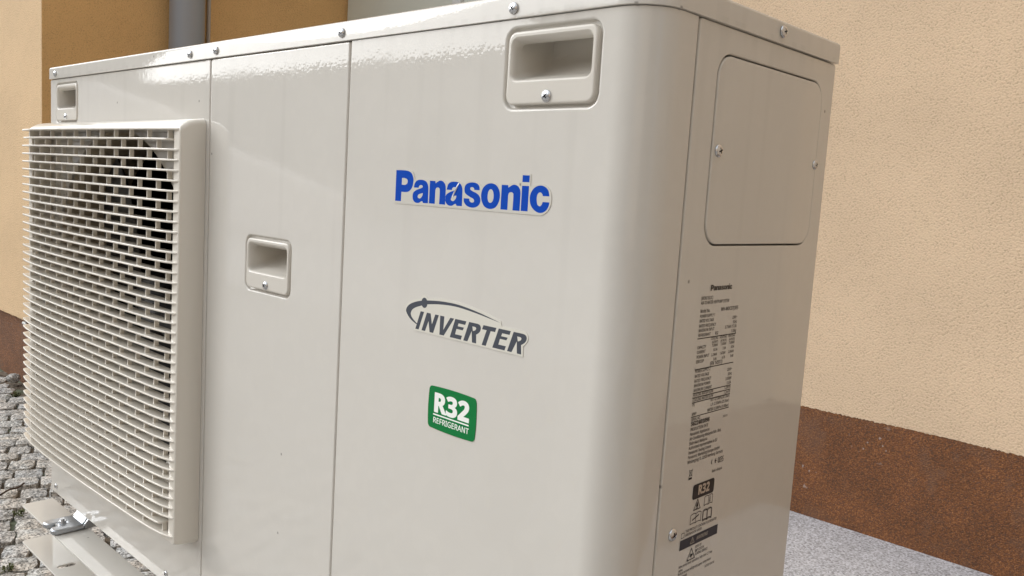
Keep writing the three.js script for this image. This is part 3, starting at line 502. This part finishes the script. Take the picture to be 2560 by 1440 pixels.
sticker('refrigerant_sticker', 'green sticker with white refrigerant code', '15,0 310,0 328,18 328,187 310,206 15,206 -3,187 -3,18', 1.0695, 0.3818, (ctx) => {
  ctx.fillStyle = '#00763a'; ctx.fillRect(-20, -20, 400, 300); ctx.fillStyle = ctx.strokeStyle = '#f2f4f0';
  const T = (s, x, y, w, h, bold) => { ctx.save(); ctx.translate(x, y); ctx.scale(1, -1); ctx.font = (bold > 3 ? 'bold ' : '') + '100px sans-serif'; const k = h / 72, m = ctx.measureText(s).width; ctx.scale(w / m, k); ctx.fillText(s, 0, 0); if (bold) { ctx.lineWidth = bold; ctx.strokeStyle = '#f2f4f0'; ctx.lineJoin = 'round'; ctx.strokeText(s, 0, 0); } ctx.restore(); };
  T('R32', 28, 84, 258, 92, 5); ctx.fillRect(33, 66, 252, 7); T('REFRIGERANT', 33, 29, 254, 27, 2.5);
}, [-8, -5, 334, 211], 640);
// rating label printed on the side panel
{
  const k = 7.5, c = canvas(600, 2048), x = c.getContext('2d'); x.clearRect(0, 0, 600, 2048); x.scale(k, k);
  const ink = '#1c1714'; x.fillStyle = x.strokeStyle = ink; x.lineWidth = 0.5; x.lineJoin = 'round';
  const T = (s, px, y, h = 2.7, o = {}) => { x.save(); x.translate(px, y); x.font = (o.b ? 'bold ' : '') + (o.i ? 'italic ' : '') + '10px ' + (o.f || 'sans-serif'); const m = x.measureText(s).width, w = o.w || m * h / 7.2 * 0.86; if (o.r) x.translate(-w, 0); x.scale(w / m, h / 7.2); if (o.i) x.transform(1, 0, -0.2, 1, 0, 0); x.fillText(s, 0, 0); if (!o.thin) { x.lineWidth = o.b ? 0.4 : 0.3; x.strokeText(s, 0, 0); } x.restore(); };
  const line = (a, b, y) => x.fillRect(a, y - 0.35, b - a, 0.7);
  x.save(); x.translate(17, 8.3); x.scale(36.6 / 1033, -5.1 / 153); makerPaths(x); x.fill('evenodd'); x.restore();
  T('(MONO BLOC)', 3.2, 15.9, 2.9, { w: 19.2 }); T('AIR-TO-WATER HEATPUMP SYSTEM', 3.2, 19.8, 2.8, { w: 47.4 });
  T('Model No.', 3.3, 27, 2.9); T('WH-MDC07J3E5', 68, 27.3, 3.2, { r: 1, w: 30.4 });
  [['POWER SUPPLY 1', 31.3, ''], ['RATED VOLTAGE', 35.5, '230V~'], ['RATED FREQUENCY', 39.8, '50Hz'], ['MAXIMUM INPUT', 43.7, '3.71kW /17.0A'], ['REFRIGERANT', 47.9, '1.30kg']].forEach(([a, y, b]) => { T(a, 3.4, y); if (b) T(b, 68, y + 0.2, 2.7, { r: 1 }); });
  T('R32', 31.2, 48, 2.7); line(2.6, 68.2, 49.4);
  [['COOLING', 24.9, '(A35W7)', '7.00kW', '10.5A', '2.29kW', '3.06'], ['HEATING', 39.7, '(A7W35)', '7.00kW', '7.0A', '1.47kW', '4.76'], ['HEATING', 54.4, '(A2W35)', '7.00kW', '8.5A', '2.06kW', '3.40']].forEach((q) => { const r = q[1] + 12.6; T(q[0], q[1], 52.2, 2.3, { w: 12.6 }); T(q[2], r, 55.4, 2.3, { r: 1 }); T(q[3], r, 58.6, 2.5, { r: 1 }); T(q[4], r, 62.8, 2.5, { r: 1 }); T(q[5], r, 67, 2.5, { r: 1 }); T(q[6], r, 71.1, 2.5, { r: 1 }); });
  T('CAPACITY', 3.7, 58.6); T('CURRENT', 3.7, 62.8); T('POWER INPUT', 3.6, 66.9); T('EER/COP', 3.5, 71.1); T('(EN 14511)', 27.2, 75.2, 3.4, { w: 21 }); line(2.8, 68.2, 76.4);
  [['POWER SUPPLY 2', 79.5, ''], ['RATED VOLTAGE', 83.7, '230V~'], ['RATED FREQUENCY', 88, '50Hz'], ['MAXIMUM POWER', 92.1, '3.00kW'], ['MAXIMUM CURRENT', 96.3, '13.0A'], ['HEATING WATER FLOW', 100.4, '1.2m³/h'], ['COOLING WATER FLOW', 104.8, '1.2m³/h']].forEach(([a, y, b]) => { T(a, 3.5, y); if (b) T(b, 67.4, y, 2.7, { r: 1 }); });
  line(2.8, 67.4, 97.4); line(2.8, 67.4, 101.4); line(2.8, 67.4, 105.7);
  T('PS', 4, 109); T('H.P. 4.15MPa (41.5bar)', 66.9, 108.6, 2.7, { r: 1 }); T('L.P. 2.55MPa (25.5bar)', 66.9, 112.9, 2.7, { r: 1 }); T('WATER 0.30MPa (3.00bar)', 66.9, 117.4, 2.7, { r: 1 }); T('MWP', 4.1, 117.4); line(3.4, 67.4, 118.5);
  T('SERIAL NO.', 4, 121.9, 2.5); T('5622401098', 4.1, 126.7, 3.9, { b: 1, f: 'serif', w: 31 }); T('2020.03', 66.5, 126.9, 2, { r: 1 });
  ['PRODUCTION DATE', 'Panasonic Appliances', 'Air-Conditioning Malaysia Sdn. Bhd.', 'Shah Alam Malaysia', 'Authorized representative in EU', 'Panasonic Testing Centre', 'Panasonic Marketing Europe GmbH', 'Winsbergring 15, 22525 Hamburg, Germany'].forEach((s, i) => T(s, 4.1, 131.2 + i * 4.2, 2.8, i === 7 ? { w: 60 } : {}));
  // CE mark and number
  x.lineWidth = 0.8; x.beginPath(); x.arc(48, 166.6, 2.6, -2.2 + Math.PI * 2, 2.2, true); x.stroke(); x.beginPath(); x.arc(54.4, 166.6, 2.6, -2.2 + Math.PI * 2, 2.2, true); x.moveTo(51.8, 166.6); x.lineTo(54.2, 166.6); x.stroke(); T('0035', 56.5, 169.6, 5, { w: 10.5 }); T('Made in Malaysia', 65.5, 177, 2.6, { r: 1, w: 18 });
  // crossed-out bin
  x.lineWidth = 0.4; x.strokeRect(9, 167.5, 4.2, 4.8); x.beginPath(); x.moveTo(8, 166.5); x.lineTo(14, 173.5); x.moveTo(14, 166.5); x.lineTo(8, 173.5); x.stroke(); x.fillRect(8.2, 174, 5.4, 1.8);
  // R32 badge
  x.beginPath(); x.roundRect(17.5, 182.6, 36.2, 13.8, 2.6); x.fill(); x.save(); x.fillStyle = x.strokeStyle = '#b8a998'; T('R32', 26, 193.6, 8.6, { b: 1, w: 20 }); x.restore();
  // pictograms: flame triangle, manuals
  const tri = (a, b, w, h) => { x.lineWidth = 0.8; x.beginPath(); x.moveTo(a, b); x.lineTo(a + w / 2, b + h); x.lineTo(a - w / 2, b + h); x.closePath(); x.stroke(); };
  tri(27, 197.2, 11, 9.4); x.beginPath(); x.moveTo(27, 199.8); x.quadraticCurveTo(29.4, 202.6, 28.2, 204.6); x.lineTo(25.8, 204.6); x.quadraticCurveTo(24.8, 202.8, 27, 199.8); x.fill(); x.fillRect(25, 205.2, 4, 0.6);
  const book = (a, b, w, h) => { x.lineWidth = 0.6; x.beginPath(); x.moveTo(a, b + h); x.lineTo(a, b + 1); x.quadraticCurveTo(a + w / 4, b - 0.8, a + w / 2, b + 1); x.quadraticCurveTo(a + 3 * w / 4, b - 0.8, a + w, b + 1); x.lineTo(a + w, b + h); x.quadraticCurveTo(a + 3 * w / 4, b + h - 1.6, a + w / 2, b + h); x.quadraticCurveTo(a + w / 4, b + h - 1.6, a, b + h); x.moveTo(a + w / 2, b + 1); x.lineTo(a + w / 2, b + h); x.stroke(); };
  book(39, 197.4, 14, 9); T('i', 47.6, 204.4, 5, { b: 1, f: 'serif' }); book(17.6, 209.6, 17.4, 9.6); x.lineWidth = 1.1; x.beginPath(); x.moveTo(20.5, 215.6); x.lineTo(31.5, 212.6); x.stroke(); book(38, 210, 15, 10); book(38.8, 211, 15, 10);
  T('THIS PRODUCT CONTAINS FLUORINATED', 11, 225.2, 2.5, { w: 53 }); T('GREENHOUSE GASES', 11, 228.6, 2.5, { w: 28 }); x.lineWidth = 0.5; x.strokeRect(4.6, 224.2, 4.6, 4.4);
  x.save(); x.fillStyle = '#23222b'; x.fillRect(3.4, 230.6, 64, 9.2); x.fillStyle = x.strokeStyle = '#8d877c'; T('WARNING', 30.3, 236.6, 3.4, { b: 1, i: 1, w: 19.5 }); tri(24, 232, 6.6, 5.6); T('!', 23.4, 236.9, 3.4, { b: 1 }); x.restore();
  tri(24, 242.4, 12.6, 10.6); x.beginPath(); for (let i = 0; i < 9; i++) { const a = i / 9 * 6.28, r = i % 2 ? 1.2 : 2.8; x.lineTo(24 + r * Math.cos(a), 249.4 + r * Math.sin(a)); } x.fill();
  T('RISK OF', 30.3, 244.2, 2.5); T('EXPLOSION', 30.3, 247.8, 2.5); T('DURING SERVICE', 30.3, 251.3, 2.5, { w: 22 }); T('After pump down operation, fully close 2, 3 way', 4.7, 256.8, 2.5, { w: 57 }); T('valve.', 5, 260.3, 2.4); T('Before remove refrigerant pipes, compressor', 4.6, 263.4, 2.5, { w: 56 }); T('be stopped.', 5, 267, 2.4); T('ACXF07-04150', 50, 268.6, 2.2, { w: 17 });
  const g = new THREE.PlaneGeometry(0.08, 0.27307); g.rotateY(Math.PI / 2); g.translate(W + 0.00035, 0.548 - 0.27307 / 2, -0.094 - 0.04);
  const m = new THREE.MeshStandardMaterial({ map: canvasTex(c), transparent: true, roughness: 0.35 });
  const o = mesh('rating_print', g, m, hp); o.userData.label = 'dark printed technical data with pictograms down the side panel'; 
}

// ------------------------------------------------------------------ mounting stand under the unit
{
  const st = thing('mounting_stand', 'cream painted steel channel stand carrying the unit above the setts', 'stand', [0.65, 0, -0.14]);
  const up = G - 0.0295, X0 = -0.03 - 0.65, X1 = 1.33 - 0.65, dz = 0.14, th = 0.003, hB = 0.0715;
  const beam = (zF, zB, sgn) => {
    const sh = (slot) => { const s = new THREE.Shape(), a = Math.min(zF, zB), b = Math.max(zF, zB), c = 0.009; s.moveTo(X0, a); s.lineTo(X1, a); s.lineTo(X1, b); s.lineTo(X0 + c, b); s.quadraticCurveTo(X0, b, X0, b - c); s.lineTo(X0, a); if (slot) for (const x of [0.1265 - 0.65, 0.5 - 0.65, 0.85 - 0.65, 1.2 - 0.65]) { const h = new THREE.Path(), r = 0.0062, m = (a + b) / 2, l = 0.009; h.moveTo(x + r, m - l); h.lineTo(x + r, m + l); h.absarc(x, m + l, r, 0, Math.PI, false); h.lineTo(x - r, m - l); h.absarc(x, m - l, r, Math.PI, 2 * Math.PI, false); s.holes.push(h); } return s; };
    const fl = (y, slot) => { const g = new THREE.ExtrudeGeometry(sh(slot), { depth: th - 0.0012, bevelEnabled: true, bevelSize: 0.0006, bevelThickness: 0.0006, bevelOffset: -0.0006, bevelSegments: 2 }); g.rotateX(Math.PI / 2); g.translate(0, y - 0.0006, 0); return metreUV(g); };
    const b = part('beam', st);
    mesh('flange', fl(up, false), M.paint, b); mesh('flange', fl(up - hB, true), M.paint, b);
    mesh('web', box(X0 + 0.001, up - hB, zB - sgn * th * 0 - (sgn > 0 ? th * 0.2 : -th * 0.2) - th / 2, X1, up - th, zB + th / 2), M.paint, b);
  };
  beam(0.0425 + dz, -0.0135 + dz, 1); beam(-0.36 + dz, -0.304 + dz, -1);
  for (const x of [0.52 - 0.65, 1.2 - 0.65]) { mesh('cross_bar', box(x - 0.02, up - hB - 0.043, -0.36 + dz, x + 0.02, up - hB - 0.0035, 0.042 + dz), M.paint, st); for (const z of [-0.34 + dz, -0.02 + dz]) { mesh('leg', box(x - 0.0195, 0.0, z - 0.02, x + 0.0195, up - hB - 0.0435, z + 0.02), M.paint, st); } }
}

// ------------------------------------------------------------------ small things on the setts
function at(px, py, y = 0) { const v = new THREE.Vector3(px / 1280 - 1, 1 - py / 720, 0.5).unproject(camera).sub(camera.position); return camera.position.clone().addScaledVector(v, (y - camera.position.y) / v.y); }
{
  const p = [at(0, 1247), at(25, 1236), at(45, 1228), at(60, 1220)]; p.forEach((q, i) => q.y = 0.012 + (i % 2) * 0.004);
  const t = mesh('twig', new THREE.TubeGeometry(new THREE.CatmullRomCurve3(p), 20, 0.0032, 6), M.twig, scene); tag(t, 'thin brown twig lying across the setts at the lower left', 'twig');
  const q = at(34, 955), g = new THREE.IcosahedronGeometry(0.03, 2), a = g.attributes.position; for (let i = 0; i < a.count; i++) { const k = 1 + 0.25 * (hash(Math.round(a.getX(i) * 400), Math.round(a.getY(i) * 400 + a.getZ(i) * 171), 3) - 0.5); a.setXYZ(i, a.getX(i) * 1.2 * k, a.getY(i) * 0.75 * k, a.getZ(i) * k); }
  g.computeVertexNormals(); const st = mesh('pebble', metreUV(creased(g.index ? g.toNonIndexed() : g, 0.8)), M.setts[0], scene); st.position.set(q.x, 0.018, q.z); tag(st, 'loose grey stone at the foot of the brown plinth', 'stone');
  const q2 = at(54, 805, 0.3), cl = mesh('plaster_lump', metreUV(creased(new THREE.IcosahedronGeometry(0.02, 1).scale(1.5, 0.45, 0.4), 0.4)), M.frame, scene); cl.position.set(-2.62, 0.283, ZL - 0.012); tag(cl, 'whitish lump of plaster under the edge of the left wall', 'plaster');
  const weed = (px, py, n, s, lab) => { const c = at(px, py), pos = []; for (let i = 0; i < n; i++) { const a = rr(0, 6.28), l = rr(0.5, 1) * s, tilt = rr(0.35, 1.3), w = l * 0.16, dx = Math.cos(a), dz = Math.sin(a), m = [dx * l * 0.5 * Math.sin(tilt), l * 0.55 * Math.cos(tilt) + 0.004, dz * l * 0.5 * Math.sin(tilt)], e = [dx * l * Math.sin(tilt), l * 0.8 * Math.cos(tilt), dz * l * Math.sin(tilt)], o = [rr(-0.012, 0.012), 0, rr(-0.012, 0.012)]; const L = [m[0] - dz * w, m[1], m[2] + dx * w], R = [m[0] + dz * w, m[1], m[2] - dx * w]; const add = (p) => pos.push(p[0] + o[0], p[1] + o[1], p[2] + o[2]); [[0, 0, 0], L, R, L, e, R].forEach(add); } const t = thing('weed', lab, 'weed', [c.x, -0.008, c.z]); mesh('leaves', quads(pos, 0), M.moss, t); };
  weed(38, 992, 26, 0.05, 'pale green weed between setts in front of the plinth'); weed(46, 1282, 40, 0.022, 'mossy tuft in the joint beside the upper beam flange'); weed(20, 1420, 30, 0.022, 'mossy tuft in the joint at the bottom left corner');
}
renderer.render(scene, camera);
